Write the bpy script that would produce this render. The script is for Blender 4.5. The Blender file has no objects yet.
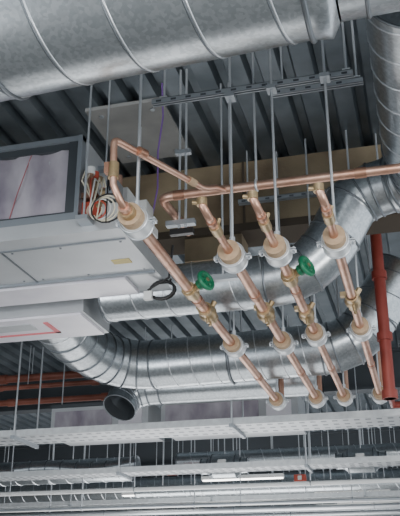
import bpy, math, random
from mathutils import Vector, Matrix
random.seed(4)
C0=1.6
# ---------------------------------------------------------------- materials
def mat(name,col,rough=.5,metal=0.,noise=None,nscale=6,col2=None,bump=0,bscale=40,kind='noise',emit=0,stretch=None):
    m=bpy.data.materials.new(name); m.use_nodes=True
    nt=m.node_tree; b=nt.nodes['Principled BSDF']
    b.inputs['Base Color'].default_value=(*col,1); b.inputs['Roughness'].default_value=rough; b.inputs['Metallic'].default_value=metal
    tc=nt.nodes.new('ShaderNodeTexCoord'); src=tc.outputs['Object']
    if stretch:
        mp=nt.nodes.new('ShaderNodeMapping'); mp.inputs['Scale'].default_value=stretch; nt.links.new(src,mp.inputs['Vector']); src=mp.outputs['Vector']
    if col2:
        if kind=='voronoi':
            t=nt.nodes.new('ShaderNodeTexVoronoi'); t.inputs['Scale'].default_value=nscale; out=t.outputs['Color']
        else:
            t=nt.nodes.new('ShaderNodeTexNoise'); t.inputs['Scale'].default_value=nscale; t.inputs['Detail'].default_value=5; out=t.outputs['Fac']
        nt.links.new(src,t.inputs['Vector'])
        r=nt.nodes.new('ShaderNodeValToRGB'); r.color_ramp.elements[0].position=.3; r.color_ramp.elements[1].position=.7
        r.color_ramp.elements[0].color=(*col,1); r.color_ramp.elements[1].color=(*col2,1)
        nt.links.new(out,r.inputs['Fac']); nt.links.new(r.outputs['Color'],b.inputs['Base Color'])
    if bump:
        t2=nt.nodes.new('ShaderNodeTexNoise'); t2.inputs['Scale'].default_value=bscale
        nt.links.new(src,t2.inputs['Vector'])
        bp=nt.nodes.new('ShaderNodeBump'); bp.inputs['Strength'].default_value=bump; bp.inputs['Distance'].default_value=.01
        nt.links.new(t2.outputs['Fac'],bp.inputs['Height']); nt.links.new(bp.outputs['Normal'],b.inputs['Normal'])
    if emit:
        b.inputs['Emission Color'].default_value=(*col,1); b.inputs['Emission Strength'].default_value=emit
    return m
GALV=mat('galvanised_duct',(.40,.435,.46),.30,.92,col2=(.50,.535,.56),nscale=60,kind='voronoi',bump=.12,bscale=5)
GALVD=mat('galvanised_seam',(.20,.22,.24),.4,.8)
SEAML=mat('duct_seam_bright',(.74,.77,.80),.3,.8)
DECK=mat('deck_steel',(.10,.125,.145),.42,.6,col2=(.19,.22,.245),nscale=3)
COP=mat('copper',(.48,.255,.175),.40,.82,col2=(.66,.43,.33),nscale=7,bump=.06)
COPD=mat('copper_aged',(.30,.15,.10),.45,.8,col2=(.45,.26,.18),nscale=9)
BRZ=mat('bronze',(.36,.26,.14),.4,.75,col2=(.50,.38,.23),nscale=20)
TAN=mat('phenolic_insulation',(.38,.26,.16),.85,0,col2=(.48,.35,.23),nscale=40)
WHT=mat('clamp_band',(.70,.73,.74),.35,.25,col2=(.56,.58,.60),nscale=15)
TRAY=mat('tray_galvanised',(.48,.50,.52),.4,.5,col2=(.58,.60,.62),nscale=4)
ROD=mat('zinc_rod',(.62,.65,.68),.35,.6)
STR=mat('strut_zinc',(.36,.39,.42),.4,.6)
UNIT=mat('unit_sheet',(.44,.46,.48),.40,.35,col2=(.54,.56,.58),nscale=2)
UNITD=mat('unit_frame',(.07,.08,.09),.5,.3)
UNITG=mat('unit_frame_grey',(.26,.29,.32),.45,.4)
FILT=mat('filter_film',(.22,.19,.24),.35,.0,col2=(.54,.51,.56),nscale=4,bump=.7,bscale=7,stretch=(1,1,.5))
WPAN=mat('white_panel',(.68,.66,.73),.3,.1,col2=(.80,.78,.83),nscale=4)
PINK=mat('painted_pink_reflection',(.70,.16,.18),.5)  # pinkish reflected light, put in as a flat colour
FSTR=mat('filter_red_print',(.42,.16,.18),.5)
GRN=mat('green_handwheel',(.01,.17,.08),.4)
RED=mat('red_pipe',(.20,.028,.02),.45,.1,col2=(.27,.055,.04),nscale=5)
REDO=mat('red_oxide_pipe',(.20,.06,.035),.5,.1,col2=(.28,.10,.07),nscale=5)
FIRE=mat('fire_board',(.13,.095,.06),.9,0,col2=(.38,.31,.20),nscale=1.7,bump=.3)
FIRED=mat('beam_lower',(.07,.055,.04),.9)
GREYB=mat('grey_board',(.26,.265,.26),.8,0,col2=(.33,.33,.32),nscale=5)
BLK=mat('black_cable',(.012,.012,.013),.4)
CRM=mat('cream_cable',(.75,.70,.55),.5)
PURP=mat('purple_cable',(.25,.12,.42),.5)
REDP=mat('red_connector',(.48,.08,.05),.4)
WPL=mat('white_plastic',(.74,.75,.74),.4)
YEL=mat('yellow_label',(.65,.52,.18),.5)
CONC=mat('concrete',(.31,.31,.305),.8,0,col2=(.40,.40,.39),nscale=2)
WALL=mat('wall_paint',(.30,.30,.29),.8,0,col2=(.36,.36,.35),nscale=2)
GLASSM=mat('daylight_glazing',(.88,.93,1),.3,0,emit=4)
FRAMEM=mat('window_frame',(.2,.2,.2),.5)
LED=mat('led_diffuser',(1,.98,.93),.4,0,emit=6)

# ---------------------------------------------------------------- builder
def frame(d):
    d=d.normalized(); a=Vector((0,0,1)) if abs(d.z)<.9 else Vector((1,0,0))
    u=d.cross(a).normalized(); v=d.cross(u).normalized(); return u,v
class B:
    def __init__(s,name): s.n=name; s.v=[]; s.f=[]; s.m=[]; s.s=[]; s.mats=[]
    def mi(s,m):
        if m not in s.mats: s.mats.append(m)
        return s.mats.index(m)
    def add(s,vs,fs,m,smooth=False):
        o=len(s.v); s.v+= [tuple(x) for x in vs]; k=s.mi(m)
        for f in fs: s.f.append([i+o for i in f]); s.m.append(k); s.s.append(smooth)
    def box(s,lo,hi,m):
        x0,y0,z0=lo;x1,y1,z1=hi
        vs=[(x0,y0,z0),(x1,y0,z0),(x1,y1,z0),(x0,y1,z0),(x0,y0,z1),(x1,y0,z1),(x1,y1,z1),(x0,y1,z1)]
        s.add(vs,[(3,2,1,0),(4,5,6,7),(0,1,5,4),(1,2,6,5),(2,3,7,6),(3,0,4,7)],m)
    def sweep(s,pts,rs,m,n=16,cap=True,split=False):
        pts=[Vector(p) for p in pts]
        if not isinstance(rs,(list,tuple)): rs=[rs]*len(pts)
        rings=[];u=None
        for i,p in enumerate(pts):
            a=(pts[i]-pts[i-1]).normalized() if i>0 else None
            b=(pts[i+1]-pts[i]).normalized() if i<len(pts)-1 else None
            t=(a if b is None else b if a is None else (a+b)).normalized()
            if u is None: u,_=frame(t)
            u=(u-t*u.dot(t)).normalized(); v=t.cross(u)
            rings.append([p+(u*math.cos(2*math.pi*j/n)+v*math.sin(2*math.pi*j/n))*rs[i] for j in range(n)])
        q=[(j,(j+1)%n,n+(j+1)%n,n+j) for j in range(n)]
        if split:
            for i in range(len(rings)-1): s.add(rings[i]+rings[i+1],q,m,True)
        else:
            vs=[p for r in rings for p in r]; fs=[]
            for i in range(len(rings)-1): fs+=[tuple(k+i*n for k in f) for f in q]
            s.add(vs,fs,m,True)
        if cap:
            s.add(rings[0],[tuple(range(n-1,-1,-1))],m); s.add(rings[-1],[tuple(range(n))],m)
        return rings
    def cyl(s,a,b,r,m,n=16,r2=None): s.sweep([a,b],[r,r if r2 is None else r2],m,n)
    def ring(s,c,d,R,r,m,n=28,k=6):
        c=Vector(c);d=Vector(d).normalized();u,v=frame(d); vs=[];fs=[]
        for i in range(n):
            a=2*math.pi*i/n; e=u*math.cos(a)+v*math.sin(a)
            for j in range(k):
                b=2*math.pi*j/k; vs.append(c+e*(R+r*math.cos(b))+d*(r*math.sin(b)))
        for i in range(n):
            for j in range(k): fs.append((i*k+j,((i+1)%n)*k+j,((i+1)%n)*k+(j+1)%k,i*k+(j+1)%k))
        s.add(vs,fs,m,True)
    def helix(s,a,b,R,pitch,r,m,ph=0,n=24):
        a=Vector(a);b=Vector(b);L=(b-a).length;d=(b-a)/L;u,v=frame(d);N=max(4,int(L/pitch*n));pts=[]
        for i in range(N+1):
            t=i/N; an=2*math.pi*L*t/pitch+ph
            pts.append(a+d*L*t+(u*math.cos(an)+v*math.sin(an))*R)
        s.sweep(pts,r,m,5,False)
    def duct(s,pts,rs,pitch=.3,bead=.006,joints=True):
        if not isinstance(rs,(list,tuple)): rs=[rs]*len(pts)
        s.sweep(pts,rs,GALV,40,True,True)
        P=[Vector(p) for p in pts]
        for i in range(len(P)-1):
            L=(P[i+1]-P[i]).length
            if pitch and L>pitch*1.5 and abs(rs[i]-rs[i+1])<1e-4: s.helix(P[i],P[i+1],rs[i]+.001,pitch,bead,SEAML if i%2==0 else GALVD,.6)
        if joints:
            for i in range(len(P)):
                t=(P[min(i+1,len(P)-1)]-P[max(i-1,0)])
                s.ring(P[i],t,rs[i]+.002,bead*1.6,GALVD,40,6)
    def done(s):
        me=bpy.data.meshes.new(s.n); me.from_pydata(s.v,[],s.f); 
        for m in s.mats: me.materials.append(m)
        me.polygons.foreach_set('material_index',s.m); me.polygons.foreach_set('use_smooth',s.s); me.update()
        o=bpy.data.objects.new(s.n,me); bpy.context.scene.collection.objects.link(o); return o
def z(h): return h+C0
def bend(a,c,b,n=5):
    a,c,b=Vector(a),Vector(c),Vector(b)
    return [tuple((1-t)**2*a+2*t*(1-t)*c+t*t*b) for t in [i/n for i in range(n+1)]]

# ---------------------------------------------------------------- room
X0,X1,Y0,Y1=-16,7,-4,27
DZ=z(3.6)
f=B('floor'); f.box((X0,Y0,-.2),(X1,Y1,0),CONC); f.done()
d=B('ceiling'); pitch=.24; x=X0; prof=[]
while x<X1:
    prof+=[(x,DZ),(x+.13,DZ),(x+.155,DZ+.07),(x+.215,DZ+.07)]; x+=pitch
prof.append((x,DZ)); n=len(prof)
vs=[(a,Y0,b) for a,b in prof]+[(a,Y1,b) for a,b in prof]
d.add(vs,[(i,i+n,i+n+1,i+1) for i in range(n-1)],DECK)
d.box((X0,Y0,DZ+.09),(X1+.3,Y1,DZ+.25),DECK)
d.done()
w=B('wall_far'); w.box((X0,Y1,0),(X1,Y1+.2,z(.0)),WALL); w.box((X0,Y1,z(2.95)),(X1,Y1+.2,DZ),WALL); w.done()
for k in range(8):
    a=X0+k*2.875; g=B('window_%d'%(k+1)); g.box((a+.06,Y1+.08,z(.05)),(a+2.815,Y1+.1,z(2.9)),GLASSM)
    for (p,q) in [((a,Y1,z(0)),(a+.06,Y1+.18,z(2.95))),((a+2.815,Y1,z(0)),(a+2.875,Y1+.18,z(2.95))),((a+.06,Y1,z(0)),(a+2.815,Y1+.18,z(.05))),((a+.06,Y1,z(2.9)),(a+2.815,Y1+.18,z(2.95))),((a+1.4,Y1,z(.05)),(a+1.46,Y1+.18,z(2.9)))]:
        g.box(p,q,FRAMEM)
    g.done()
w=B('wall_left'); w.box((X0-.2,Y0,0),(X0,Y1,DZ),WALL); w.done()

# ---------------------------------------------------------------- beams
b=B('fire_protected_beam'); yb=6.3
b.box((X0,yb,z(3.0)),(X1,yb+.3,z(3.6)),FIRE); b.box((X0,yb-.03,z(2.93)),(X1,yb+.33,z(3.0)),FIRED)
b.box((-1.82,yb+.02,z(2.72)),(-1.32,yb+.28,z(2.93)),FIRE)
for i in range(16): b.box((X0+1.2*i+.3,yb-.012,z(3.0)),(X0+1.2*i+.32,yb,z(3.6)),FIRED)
b.done()
for yb in (12.4,18.5,24):
    b=B('steel_beam'); b.box((X0,yb,z(3.0)),(X1,yb+.25,z(3.04)),UNITD); b.box((X0,yb+.11,z(3.04)),(X1,yb+.14,z(3.56)),UNITD); b.box((X0,yb,z(3.56)),(X1,yb+.25,z(3.6)),UNITD); b.done()
b=B('ceiling_board'); b.box((-2.3,5.15,z(3.57)),(-1.68,6.0,z(3.6)),GREYB)
for p in [(-2.2,5.25),(-1.78,5.25),(-2.2,5.9),(-1.78,5.9)]: b.cyl((p[0],p[1],z(3.56)),(p[0],p[1],z(3.57)),.02,STR,8)
b.done()

# ---------------------------------------------------------------- large spiral ducts
t=B('spiral_duct'); A0=(-4.2,2.93,z(2.575)); A1=(-.32,2.96,z(2.765))
t.sweep([A0,A1],.42,GALV,64,True)
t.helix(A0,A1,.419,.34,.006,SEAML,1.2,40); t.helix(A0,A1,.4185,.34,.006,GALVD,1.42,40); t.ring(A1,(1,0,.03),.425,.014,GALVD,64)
t.ring((-1.78,2.947,z(2.695)),(1,0,.04),.424,.012,GALVD,64)
t.sweep([A1,(-.22,2.96,z(2.765)),(-.18,2.96,z(2.765))],[.42,.43,.36],GALV,64,False)
t.sweep([(-.18,2.96,z(2.765)),(1.3,2.96,z(2.80))],.36,GALV,64,True); t.ring((-.05,2.96,z(2.77)),(1,0,0),.362,.012,GALVD,64); t.ring((.2,2.96,z(2.775)),(1,0,0),.362,.012,SEAML,64)
for x in (-3,): # strap hanger bracket
    t.ring((x,2.95,z(2.635)),(1,0,.04),.43,.008,STR,64)
    t.cyl((x,2.95,z(3.04)),(x,2.95,DZ),.008,ROD,8)
t.done()
t=B('spiral_duct')
el=bend((-1.02,5.8,z(2.27)),(-.68,5.8,z(2.27)),(-.5,5.8,z(2.58)),4)+bend((-.36,5.8,z(2.83)),(-.25,5.8,z(2.93)),(-.05,5.75,z(2.93)),3)+bend((.02,5.72,z(2.93)),(.2,5.7,z(2.93)),(.2,5.35,z(2.92)),3)
path=[(-2.3,5.8,z(2.27))]+el+[(.2,5.15,z(2.91)),(.2,3.5,z(2.90))]
rs=[.2]*(1+5)+[.21]*4+[.23]*4+[.28,.28]
t.duct(path,rs,.26,.006); t.done()
t=B('spiral_duct')
path=[(-3.05,6.3,z(2.42)),(-3.09,6.75,z(2.38))]+bend((-3.1,7.0,z(2.36)),(-3.1,7.8,z(2.28)),(-2.55,7.8,z(2.27)),6)+[(-.85,7.8,z(2.30))]+bend((-.75,7.8,z(2.31)),(-.5,7.8,z(2.35)),(-.36,7.8,z(2.6)),3)+[(-.05,7.8,z(3.05))]
t.duct(path,.245,.22,.006)
t.ring((-1.75,7.8,z(2.285)),(1,0,0),.25,.016,GALVD,40); t.done()
t=B('extract_duct_elbow')
path=bend((-3.22,8.62,z(2.05)),(-3.22,8.8,z(2.3)),(-2.8,8.8,z(2.29)),5)+[(-1.0,8.8,z(2.28))]
t.sweep(path,.185,GALV,36,False,True)
t.sweep(path,.175,GALVD,36,False,True)
for i in range(6): t.ring(path[i],Vector(path[min(i+1,5)])-Vector(path[max(i-1,0)]),.187,.009,GALVD,36)
t.done()

# ---------------------------------------------------------------- air handling unit
u=B('air_handling_unit')
ux0,ux1,uy0,uy1=-3.7,-2.0,4.47,5.58; zb,zt=z(2.30),z(2.92)
u.box((ux0,uy0+.06,zb),(ux1,uy1,zt),UNIT)
u.box((ux0,uy0,zt-.035),(ux1,uy0+.06,zt),UNITG)
u.box((ux0,uy0,zb),(ux1,uy0+.06,zb+.05),UNITG)
u.box((ux1-.03,uy0-.005,zb),(ux1,uy0+.06,zt),UNITG)
u.box((ux1-.10,uy0+.01,zb+.05),(ux1-.03,uy0+.05,zt-.035),UNITD)
u.box((ux0,uy0+.02,zt-.085),(ux1-.10,uy0+.05,zt-.035),UNITD); u.box((ux0,uy0+.02,zb+.05),(ux1-.10,uy0+.05,zb+.07),UNITD)
N=30; vs=[];fs=[]
for i in range(N+1):
    for j in range(9):
        xx=ux0+(ux1-.10-ux0)*i/N; zz=zb+.07+(zt-zb-.155)*j/8
        vs.append((xx,uy0+.04+.014*math.sin(i*1.3+j*.6)+random.uniform(-.008,.008),zz))
for i in range(N):
    for j in range(8): k=i*9+j; fs.append((k,k+9,k+10,k+1))
u.add(vs,fs,FILT,True)
u.sweep([(-2.50,uy0+.026,zb+.07),(-2.46,uy0+.026,zb+.25),(-2.38,uy0+.026,zt-.09)],.004,FSTR,6)
u.box((ux0,uy0,z(2.20)),(-1.71,uy1+.04,zb),UNIT)
u.box((ux0,4.62,z(2.192)),(-1.73,4.634,z(2.2)),GALVD); u.box((ux0,5.2,z(2.185)),(-1.72,5.225,z(2.2)),UNITG)
u.box((ux0,5.24,z(2.17)),(-1.95,5.55,z(2.2)),WPAN); u.box((-2.62,4.65,z(2.194)),(-2.608,5.2,z(2.2)),GALVD)
for xx in (-1.78,-2.2,-2.55,-2.7,-3.1): 
    for yy in (4.67,5.16): u.cyl((xx,yy,z(2.195)),(xx,yy,z(2.2)),.008,GALVD,8)
u.box((-1.95,4.95,z(2.195)),(-1.82,5.02,z(2.2)),YEL)
for yy in (4.75,5.45):
    u.box((ux1,yy,zt-.12),(ux1+.07,yy+.05,zt-.09),STR); u.cyl((ux1+.05,yy+.025,zt-.14),(ux1+.05,yy+.025,DZ),.007,ROD,8)
u.cyl((-1.93,4.4,z(2.25)),(-1.93,4.4,DZ),.008,ROD,8); u.box((-1.97,4.36,z(2.24)),(-1.89,4.48,z(2.27)),STR)
# controls on the right side
u.box((-2.0,4.52,z(2.32)),(-1.86,4.8,z(2.44)),REDP)
u.box((-2.0,4.50,z(2.46)),(-1.90,4.9,z(2.50)),COPD)
for k in range(5):
    yy=4.52+.07*k
    u.cyl((-1.95,yy,z(2.50)),(-1.95,yy,z(2.64)),.018,[COPD,BRZ,WPL,REDP,BRZ][k],10)
    u.cyl((-1.95,yy,z(2.64)),(-1.95,yy,z(2.69)),.028,[WPL,REDP,BRZ,WPL,REDP][k],10)
    u.cyl((-1.90,yy+.02,z(2.40)),(-1.84,yy+.02,z(2.42)),.025,[BRZ,WPL,REDP,BRZ,WPL][k],10)
u.box((-1.85,4.5,z(2.30)),(-1.72,4.66,z(2.40)),WPL); u.box((-1.83,4.49,z(2.42)),(-1.75,4.6,z(2.56)),STR); u.box((-1.99,4.95,z(2.5)),(-1.85,5.2,z(2.75)),WPL)
u.box((-1.72,4.72,z(2.30)),(-1.60,4.9,z(2.36)),WPL); u.box((-1.78,4.7,z(2.42)),(-1.62,4.85,z(2.50)),WPL)
u.cyl((-1.88,4.55,z(2.50)),(-1.76,4.55,z(2.54)),.03,BRZ,12); u.cyl((-1.80,4.66,z(2.4)),(-1.80,4.66,z(2.68)),.02,COP,12)
for k in range(7):
    p=[Vector((-1.98+.03*k,4.5,z(2.66-.03*k)))]; p.append(Vector((-1.97+.03*k,4.43,z(2.55))))
    for j in range(1,20):
        a=j/19*math.pi*(1.3+.25*k)+1.2+k*.5; p.append(Vector((-1.89+.022*k+(.035+.012*k)*math.cos(a),4.44-.013*k,z(2.33)-.006*k+(.045+.009*k)*math.sin(a))))
    u.sweep(p,.0055,[CRM,CRM,REDP,WPL,CRM,CRM,BLK][k],6)
u.done()
u=B('duct_plenum_box')
u.box((-4.3,5.68,z(2.12)),(-2.45,6.25,z(2.62)),UNIT)
u.box((-4.28,5.70,z(2.10)),(-2.48,6.22,z(2.12)),WPAN); u.box((-4.25,6.04,z(2.094)),(-2.8,6.07,z(2.1)),PINK); u.box((-2.84,5.80,z(2.094)),(-2.8,6.07,z(2.1)),PINK); u.box((-3.3,5.80,z(2.094)),(-2.95,5.95,z(2.1)),UNIT)  # PINK strips paint pink reflections onto the white underside
for xx in (-4.0,-2.6): u.cyl((xx,6.2,z(2.62)),(xx,6.2,DZ),.007,ROD,8)
u.done()
c=B('control_cable'); p=[Vector((-1.69,5.5,z(2.24))),Vector((-1.68,5.45,z(2.2)))]
for j in range(30): a=math.pi*.6-j/29*math.pi*3.6; p.append(Vector((-1.72+.095*math.cos(a),5.42-.002*j,z(2.12)+.07*math.sin(a))))
p+= [Vector((-1.66,5.36,z(2.2))),Vector((-1.6,5.25,z(2.4)))]
c.sweep(p,.009,BLK,6); c.box((-1.84,5.33,z(2.04)),(-1.78,5.37,z(2.1)),WPL); c.done()
c=B('purple_cable'); p=[(-1.62,4.98,DZ),(-1.6,4.96,z(3.3)),(-1.63,4.95,z(3.0)),(-1.62,4.93,z(2.7)),(-1.66,4.93,z(2.45))]; c.sweep(p,.006,PURP,6); c.done()

# ---------------------------------------------------------------- copper pipes
PX=[-1.37,-.98,-.71,-.37]; ZP=z(1.9)
row1=[3.82,4.42,4.40,4.36]; row2=[6.18,6.2,6.05,6.0]; row3=[8.12,8.12,8.12,8.12]
for k,x in enumerate(PX):
    y1=row1[k]; c=B('copper_pipe'); R=.033 if k<2 else .029
    ys=y1-.02
    c.cyl((x,ys,ZP),(x,8.3,ZP),R,COP,20)
    if k==0:
        c.cyl((x,3.62,ZP),(x,ys,ZP),R*.95,COP,20)
        p=bend((x,3.64,ZP),(x,3.56,ZP),(x-.03,3.54,ZP+.09),4)+[(x-.045,3.56,z(2.21))]+bend((x-.045,3.56,z(2.24)),(x-.045,3.56,z(2.27)),(x-.03,3.59,z(2.27)),4)+[(-1.17,4.33,z(2.36))]+bend((-1.165,4.36,z(2.365)),(-1.15,4.42,z(2.37)),(-1.10,4.5,z(2.42)),3)+[(-1.06,4.6,z(2.44))]
        c.sweep(p,.019,COP,14)
        c.cyl((x,3.66,ZP),(x,3.72,ZP),R*1.25,BRZ,16); c.cyl((x-.035,3.545,z(2.03)),(x-.036,3.55,z(2.12)),.028,BRZ,12); c.box((x-.08,3.525,z(2.06)),(x-.055,3.56,z(2.12)),COPD)
        c.cyl((-1.34,3.73,z(2.287)),(-1.32,3.79,z(2.295)),.025,COPD,12); c.cyl((-1.20,4.23,z(2.348)),(-1.18,4.30,z(2.356)),.024,TAN,12)
    else:
        c.cyl((x,ys-.02,ZP),(x,ys-.16,ZP),R,COP,18,r2=.022)
        c.cyl((x,ys-.14,ZP),(x,3.86,ZP),.022,COP,16)
        c.sweep(bend((x,3.88,ZP),(x-.0,3.80,ZP),(x-.02,3.79,ZP+.05),4)+[(x-.02,3.79,ZP+.07)],.022,COP,14)
        c.cyl((x,3.97,ZP),(x,4.06,ZP),.031,BRZ,14); c.cyl((x-.02,3.79,ZP+.04),(x-.02,3.79,ZP+.08),.028,BRZ,14)
        c.cyl((x,3.90,ZP),(x,3.93,ZP),.028,COPD,14); c.cyl((x-.02,3.79,ZP+.055),(x-.07,3.79,ZP+.065),.012,BRZ,10); c.cyl((x,4.01,ZP),(x+.02,4.01,ZP+.06),.012,BRZ,10)
    for yy in (4.95+.1*k if k not in(0,2) else 5.05,7.1-.05*k): c.cyl((x,yy,ZP),(x,yy+.07,ZP),R*1.14,COPD,18)
    yv=[5.35,5.45,5.55,5.35][k]
    c.cyl((x,yv-.10,ZP),(x,yv-.05,ZP),R*1.6,BRZ,8); c.cyl((x,yv+.05,ZP),(x,yv+.10,ZP),R*1.6,BRZ,8)
    c.sweep([(x,yv-.06,ZP),(x,yv-.03,ZP),(x,yv,ZP),(x,yv+.03,ZP),(x,yv+.06,ZP)],[R*1.2,R*1.7,R*1.95,R*1.7,R*1.2],BRZ,16)
    c.cyl((x,yv,ZP),(x+.05,yv,ZP+.08),.020,BRZ,12); c.cyl((x,yv+.03,ZP),(x+.01,yv+.03,ZP-.085),.011,BRZ,10); c.cyl((x,yv-.03,ZP),(x+.01,yv-.03,ZP-.085),.011,BRZ,10)
    c.box((x-.08,yv-.025,ZP+.03),(x-.03,yv+.02,ZP+.06),BRZ)
    c.cyl((x,8.2,ZP),(x,8.26,ZP),R*1.2,COPD,16)
    c.sweep(bend((x,8.3,ZP),(x,8.38,ZP),(x,8.38,ZP+.08),4)+[(x,8.38,ZP+.55)],R*.9,COP,14)
    c.done()
    for yy in (row1[k],row2[k],row3[k]):
        h=B('pipe_hanger'); first=(yy==row1[k]); S=1.0
        RR=(.079 if k<2 else .075)*S
        h.cyl((x,yy-.115*S,ZP),(x,yy-.012,ZP),RR*.82,TAN,28)
        h.cyl((x,yy-.05,ZP),(x,yy+.05,ZP),RR,WHT,28)
        h.ring((x,yy-.05,ZP),(0,1,0),RR*.99,.006,ROD,28); h.ring((x,yy+.05,ZP),(0,1,0),RR*.99,.006,ROD,28)
        h.cyl((x,yy+.05,ZP),(x,yy+.09*S,ZP),RR*.82,TAN,28)
        for sx in (-1,1):
            xa,xb=sorted((x+sx*(RR-.005),x+sx*(RR+.032)))
            h.box((xa,yy-.02,ZP+.003),(xb,yy+.022,ZP+.009),ROD); h.box((xa,yy-.02,ZP-.009),(xb,yy+.022,ZP-.003),ROD); h.cyl((x+sx*(RR+.018),yy,ZP-.02),(x+sx*(RR+.018),yy,ZP+.022),.008,STR,6)
        h.cyl((x,yy,ZP+RR-.005),(x,yy,ZP+RR+.05),.018,ROD,6)
        h.cyl((x,yy,ZP+RR+.02),(x,yy,DZ),.0085,ROD,8)
        if first and k: h.box((x-.03,yy-.03,z(3.0)),(x+.03,yy+.05,z(3.027)),STR)
        h.done()
for (x,y) in ((-1.37,4.9),(-.71,4.82)):
    v=B('gate_valve')
    v.cyl((x,y-.08,ZP),(x,y+.08,ZP),.043,BRZ,8); v.cyl((x,y-.045,ZP),(x,y+.045,ZP),.050,BRZ,16)
    D=Vector((.80,-.42,.26)).normalized(); c=Vector((x,y,ZP))
    v.cyl(c,c+D*.10,.028,BRZ,12); v.cyl(c+D*.08,c+D*.11,.036,GRN,12); v.cyl(c+D*.10,c+D*.16,.014,BRZ,8)
    w=c+D*.14; v.ring(w,D,.056,.017,GRN,28,8); v.cyl(w-D*.03,w+D*.016,.030,GRN,14)
    a,b2=frame(D)
    for j in range(5):
        e=a*math.cos(j*2*math.pi/5)+b2*math.sin(j*2*math.pi/5); v.cyl(w+e*.015,w+e*.054,.013,GRN,8)
    v.done()
c=B('copper_header_pipe')
p=[(1.9,4.6,z(2.45)),(-1.40,4.6,z(2.45))]+bend((-1.42,4.6,z(2.45)),(-1.49,4.6,z(2.45)),(-1.49,4.68,z(2.45)),4)+[(-1.46,5.12,z(2.45))]
c.sweep(p,.029,COP,20); c.cyl((-1.46,5.05,z(2.45)),(-1.46,5.16,z(2.45)),.036,COPD,16); c.cyl((-1.40,4.6,z(2.45)),(-1.33,4.6,z(2.45)),.034,COPD,16)
c.cyl((-.25,4.6,z(2.45)),(-.18,4.6,z(2.45)),.034,COPD,16)
c.done()
for x in (-.86,.60):
    h=B('pipe_hanger'); h.ring((x+.0,4.6,z(2.45)),(1,0,0),.036,.008,ROD,20); h.cyl((x+.0,4.6,z(2.49)),(x+.0,4.6,DZ),.008,ROD,8); h.done()
h=B('trapeze_hanger')
for dx in (0,.045): h.cyl((-1.44+dx,4.86,z(2.3)),(-1.44+dx,4.86,DZ),.009,ROD,8)
h.box((-1.53,4.84,z(2.36)),(-1.33,4.89,z(2.395)),STR); h.box((-1.47,4.84,z(2.9)),(-1.36,4.88,z(2.93)),STR); h.box((-1.50,4.84,z(2.29)),(-1.34,4.88,z(2.33)),BLK); h.done()
h=B('trapeze_hanger')
for dx in (0,.06): h.cyl((-1.2+dx,5.1,z(2.05)),(-1.2+dx,5.1,DZ),.008,ROD,8)
h.box((-1.3,5.07,z(2.03)),(-1.04,5.12,z(2.07)),STR); h.done()
def strut(x0,x1,y,zz,name='strut_channel'):
    s=B(name); s.box((x0,y-.02,zz+.036),(x1,y+.02,zz+.04),STR); s.box((x0,y-.02,zz),(x0+(x1-x0),y-.017,zz+.04),STR); s.box((x0,y+.017,zz),(x1,y+.02,zz+.04),STR)
    s.box((x0,y-.02,zz),(x1,y-.009,zz+.003),STR); s.box((x0,y+.009,zz),(x1,y+.02,zz+.003),STR)
    n=int((x1-x0)/.1)
    for i in range(n): s.box((x0+.03+i*.1,y-.022,zz+.012),(x0+.065+i*.1,y-.019,zz+.026),UNITD)
    for xx in (x0+.08,x1-.04): s.cyl((xx,y,zz+.02),(xx,y,DZ),.008,ROD,8); s.box((xx-.025,y-.025,zz+.04),(xx+.025,y+.025,zz+.048),ROD)
    s.done()
strut(-1.5,-.2,4.42,z(3.03)); strut(-.75,-.15,4.62,z(3.1)); strut(-1.3,-.1,6.12,z(3.1))

# ---------------------------------------------------------------- red sprinkler pipes
r=B('sprinkler_pipe'); 
r.cyl((-.24,7.0,z(1.60)),(-.24,7.0,DZ),.05,RED,20)
for q in (1.60,2.1,2.66): r.cyl((-.24,7,z(q)),(-.24,7,z(q+.07)),.066,RED,20)
r.sweep([(-.24,7,z(1.66)),(-.24,7.5,z(1.66)),(.9,7.6,z(1.66))],.03,RED,14); r.done()
for (y,q,rr,x1) in ((11,3.14,.055,-3.2),(10.9,2.98,.035,-3.4),(11.3,2.86,.045,-3.4)):
    r=B('sprinkler_pipe'); r.cyl((-13,y,z(q)),(x1,y,z(q)),rr,REDO,14)
    for i in range(6): r.cyl((-12+i*1.5,y,z(q)),(-11.9+i*1.5,y,z(q)),rr*1.3,REDO,14); r.cyl((-11.5+i*1.5,y,z(q)+rr),(-11.5+i*1.5,y,DZ),.007,ROD,6)
    r.done()

# ---------------------------------------------------------------- cable trays
def tray(x0,x1,y,zz,wd,m=TRAY):
    t=B('cable_tray'); t.box((x0,y-wd/2,zz),(x1,y+wd/2,zz+.006),m)
    for s_ in (-1,1): t.box((x0,y+s_*wd/2-.004,zz),(x1,y+s_*wd/2+.004,zz+.075),WHT if s_<0 else m); t.box((x0,y+s_*(wd/2-.012)-.012,zz+.07),(x1,y+s_*(wd/2-.012)+.012,zz+.076),m)
    n=int((x1-x0)/.12)
    for i in range(n):
        for j in range(3): t.box((x0+.04+i*.12,y-wd/2+wd*(j+.5)/3-.025,zz-.002),(x0+.10+i*.12,y-wd/2+wd*(j+.5)/3+.025,zz),GALVD)
    k=int((x1-x0)/2.65)
    for i in range(k+1):
        xx=x1-.9-i*2.66
        for s_ in (-1,1): t.cyl((xx,y+s_*(wd/2+.03),zz-.05),(xx,y+s_*(wd/2+.03),DZ),.011,ROD,8)
        t.box((xx-.02,y-wd/2-.08,zz-.042),(xx+.02,y+wd/2+.08,zz-.001),STR)
    t.done()
tray(-10,1.5,9.4,z(1.9),.55); tray(-11,2,11.6,z(1.78),.4); tray(-13,2.5,15.0,z(1.75),.5)
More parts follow.
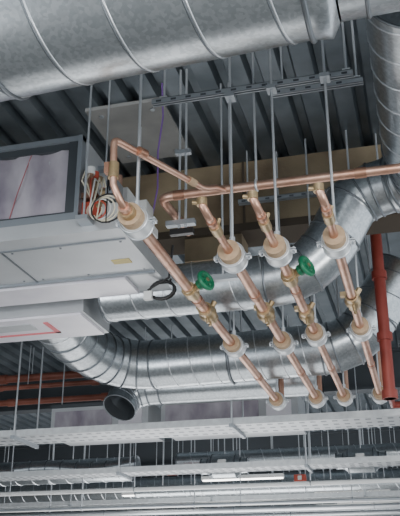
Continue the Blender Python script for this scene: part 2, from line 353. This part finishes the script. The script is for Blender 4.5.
# ---------------------------------------------------------------- fan coil units & far services
for (a,bx) in ((-4.86,-3.48),(-3.3,-1.5)):
    u=B('fan_coil_unit'); u.box((a,10.4,z(2.13)),(bx,11.1,z(2.55)),UNIT)
    u.box((a-.01,10.385,z(2.51)),(bx+.01,10.42,z(2.56)),UNITD); u.box((a+.06,10.385,z(2.18)),(bx-.5,10.4,z(2.46)),FILT); u.box((bx-.4,10.37,z(2.2)),(bx-.08,10.4,z(2.44)),WPAN)
    u.box((a,10.385,z(2.12)),(bx,10.40,z(2.14)),WPAN)
    for xx in (a+.1,bx-.1): u.cyl((xx,10.5,z(2.55)),(xx,10.5,DZ),.009,ROD,8)
    u.done()
for (x0,x1,y,q,rr) in ((-9,-4.6,13,2.08,.19),(-4.0,2,13.6,2.25,.15),(-12,2,17,2.3,.22),(-12,3,20.5,2.15,.25),(-5.0,2,14.4,1.9,.09)):
    t=B('spiral_duct'); t.duct([(x0,y,z(q)),(x1,y,z(q))],rr,.3,.008)
    n=int((x1-x0)/2)
    for i in range(n): xx=x0+1+2*i; t.ring((xx,y,z(q)),(1,0,0),rr+.008,.008,STR,24); t.cyl((xx,y,z(q)+rr),(xx,y,DZ),.009,ROD,8)
    t.done()
for i,(y,q,rr,m) in enumerate(((12.0,1.62,.03,WPL),(12.75,1.72,.035,ROD),(13.9,1.6,.04,WPL),(16,1.72,.05,ROD),(16.4,1.95,.04,COPD),(18,1.6,.05,WPL),(19,1.9,.06,ROD),(12.9,1.48,.02,STR),(22,2.1,.09,WPL))):
    t=B('service_pipe'); t.cyl((-13,y,z(q)),(2.5,y,z(q)),rr,m,12)
    for k in range(6): xx=-12+k*2.6+i*.2; t.cyl((xx,y,z(q)+rr),(xx,y,DZ),.010,ROD,6); t.ring((xx,y,z(q)),(1,0,0),rr+.006,.008,STR,14)
    t.done()
for (x,y,q) in ((-2.9,12.3,1.85),(-.9,12.3,1.85)):
    t=B('inline_fan'); t.duct([(x-.35,y,z(q+.1)),(x-.25,y,z(q+.1)),(x-.18,y,z(q+.1)),(x+.18,y,z(q+.1)),(x+.25,y,z(q+.1)),(x+.35,y,z(q+.1))],[.11,.11,.17,.17,.11,.11],None,.006)
    t.cyl((x,y,z(q+.25)),(x,y,DZ),.008,ROD,6); t.box((x-.06,y-.2,z(q+.05)),(x+.06,y-.15,z(q+.17)),WPL); t.done()
for (x,y,q) in ((-3.9,12.9,1.95),(-1.9,13.1,1.8)):
    t=B('red_junction_box'); t.box((x-.09,y-.05,z(q)),(x+.09,y+.05,z(q+.1)),REDP); t.cyl((x,y,z(q+.1)),(x,y,DZ),.008,ROD,6); t.box((x-.03,y-.06,z(q+.02)),(x+.03,y-.05,z(q+.08)),WPL); t.done()
for (x,y) in ((-3,14),(-6,17.6),(-1.4,16.2),(-9,19.8),(-4,21.3),(-1.2,18.3),(-5,15.6)):
    t=B('linear_light'); t.box((x-.7,y-.05,z(2.0)),(x+.7,y+.05,z(2.06)),WPL); t.box((x-.68,y-.045,z(1.985)),(x+.68,y+.045,z(2.0)),LED)
    for s_ in (-.5,.5): t.cyl((x+s_,y,z(2.06)),(x+s_,y,DZ),.005,ROD,6)
    t.done()
t=B('flexible_duct'); P=[Vector((-6.2+.25*i,12.15+.06*math.sin(i*.5),z(1.98+.03*math.sin(i*.9)))) for i in range(9)]; t.sweep(P,.12,GALV,20)
for p in P: t.ring(p,(1,0,0),.122,.01,GALVD,20)
t.done()

# ---------------------------------------------------------------- lights
wd=bpy.data.worlds.new('world'); bpy.context.scene.world=wd; wd.use_nodes=True
bg=wd.node_tree.nodes['Background']; bg.inputs[0].default_value=(.88,.94,1,1); bg.inputs[1].default_value=1.85
def area(n,loc,tgt,size,e,col=(1,1,1)):
    l=bpy.data.lights.new(n,'AREA'); l.energy=e; l.size=size; l.color=col; o=bpy.data.objects.new(n,l); o.location=loc
    o.rotation_euler=(Vector(tgt)-Vector(loc)).to_track_quat('-Z','Y').to_euler(); bpy.context.scene.collection.objects.link(o)
area('added_fill_light',(3.5,1.5,1.0),(-1,5.5,5),1.2,110,(1,.98,.94))  # added fill lights, no fixtures here; low upward ones simulate floor bounce
area('added_fill_light',(-4.5,.5,1.0),(-2,5,5),1.2,85,(.95,.97,1))
area('added_fill_light',(.5,-3,3.6),(-1.2,5,4.2),1.6,260,(1,.99,.96))  # added frontal fill from behind the camera
area('added_fill_light',(-2,9,.4),(-2,9,5),4.0,90,(1,1,1))
area('added_fill_light',(-4,15,.4),(-4,15,5),5.0,420,(1,1,1))
# ---------------------------------------------------------------- camera
th=math.atan(351/837)
cam=bpy.data.cameras.new('camera'); co=bpy.data.objects.new('camera',cam); bpy.context.scene.collection.objects.link(co)
co.location=(0,0,C0); co.rotation_euler=(math.pi/2+th,0,math.radians(14.93)); cam.sensor_fit='HORIZONTAL'; cam.sensor_width=36; cam.lens=75.3
bpy.context.scene.camera=co
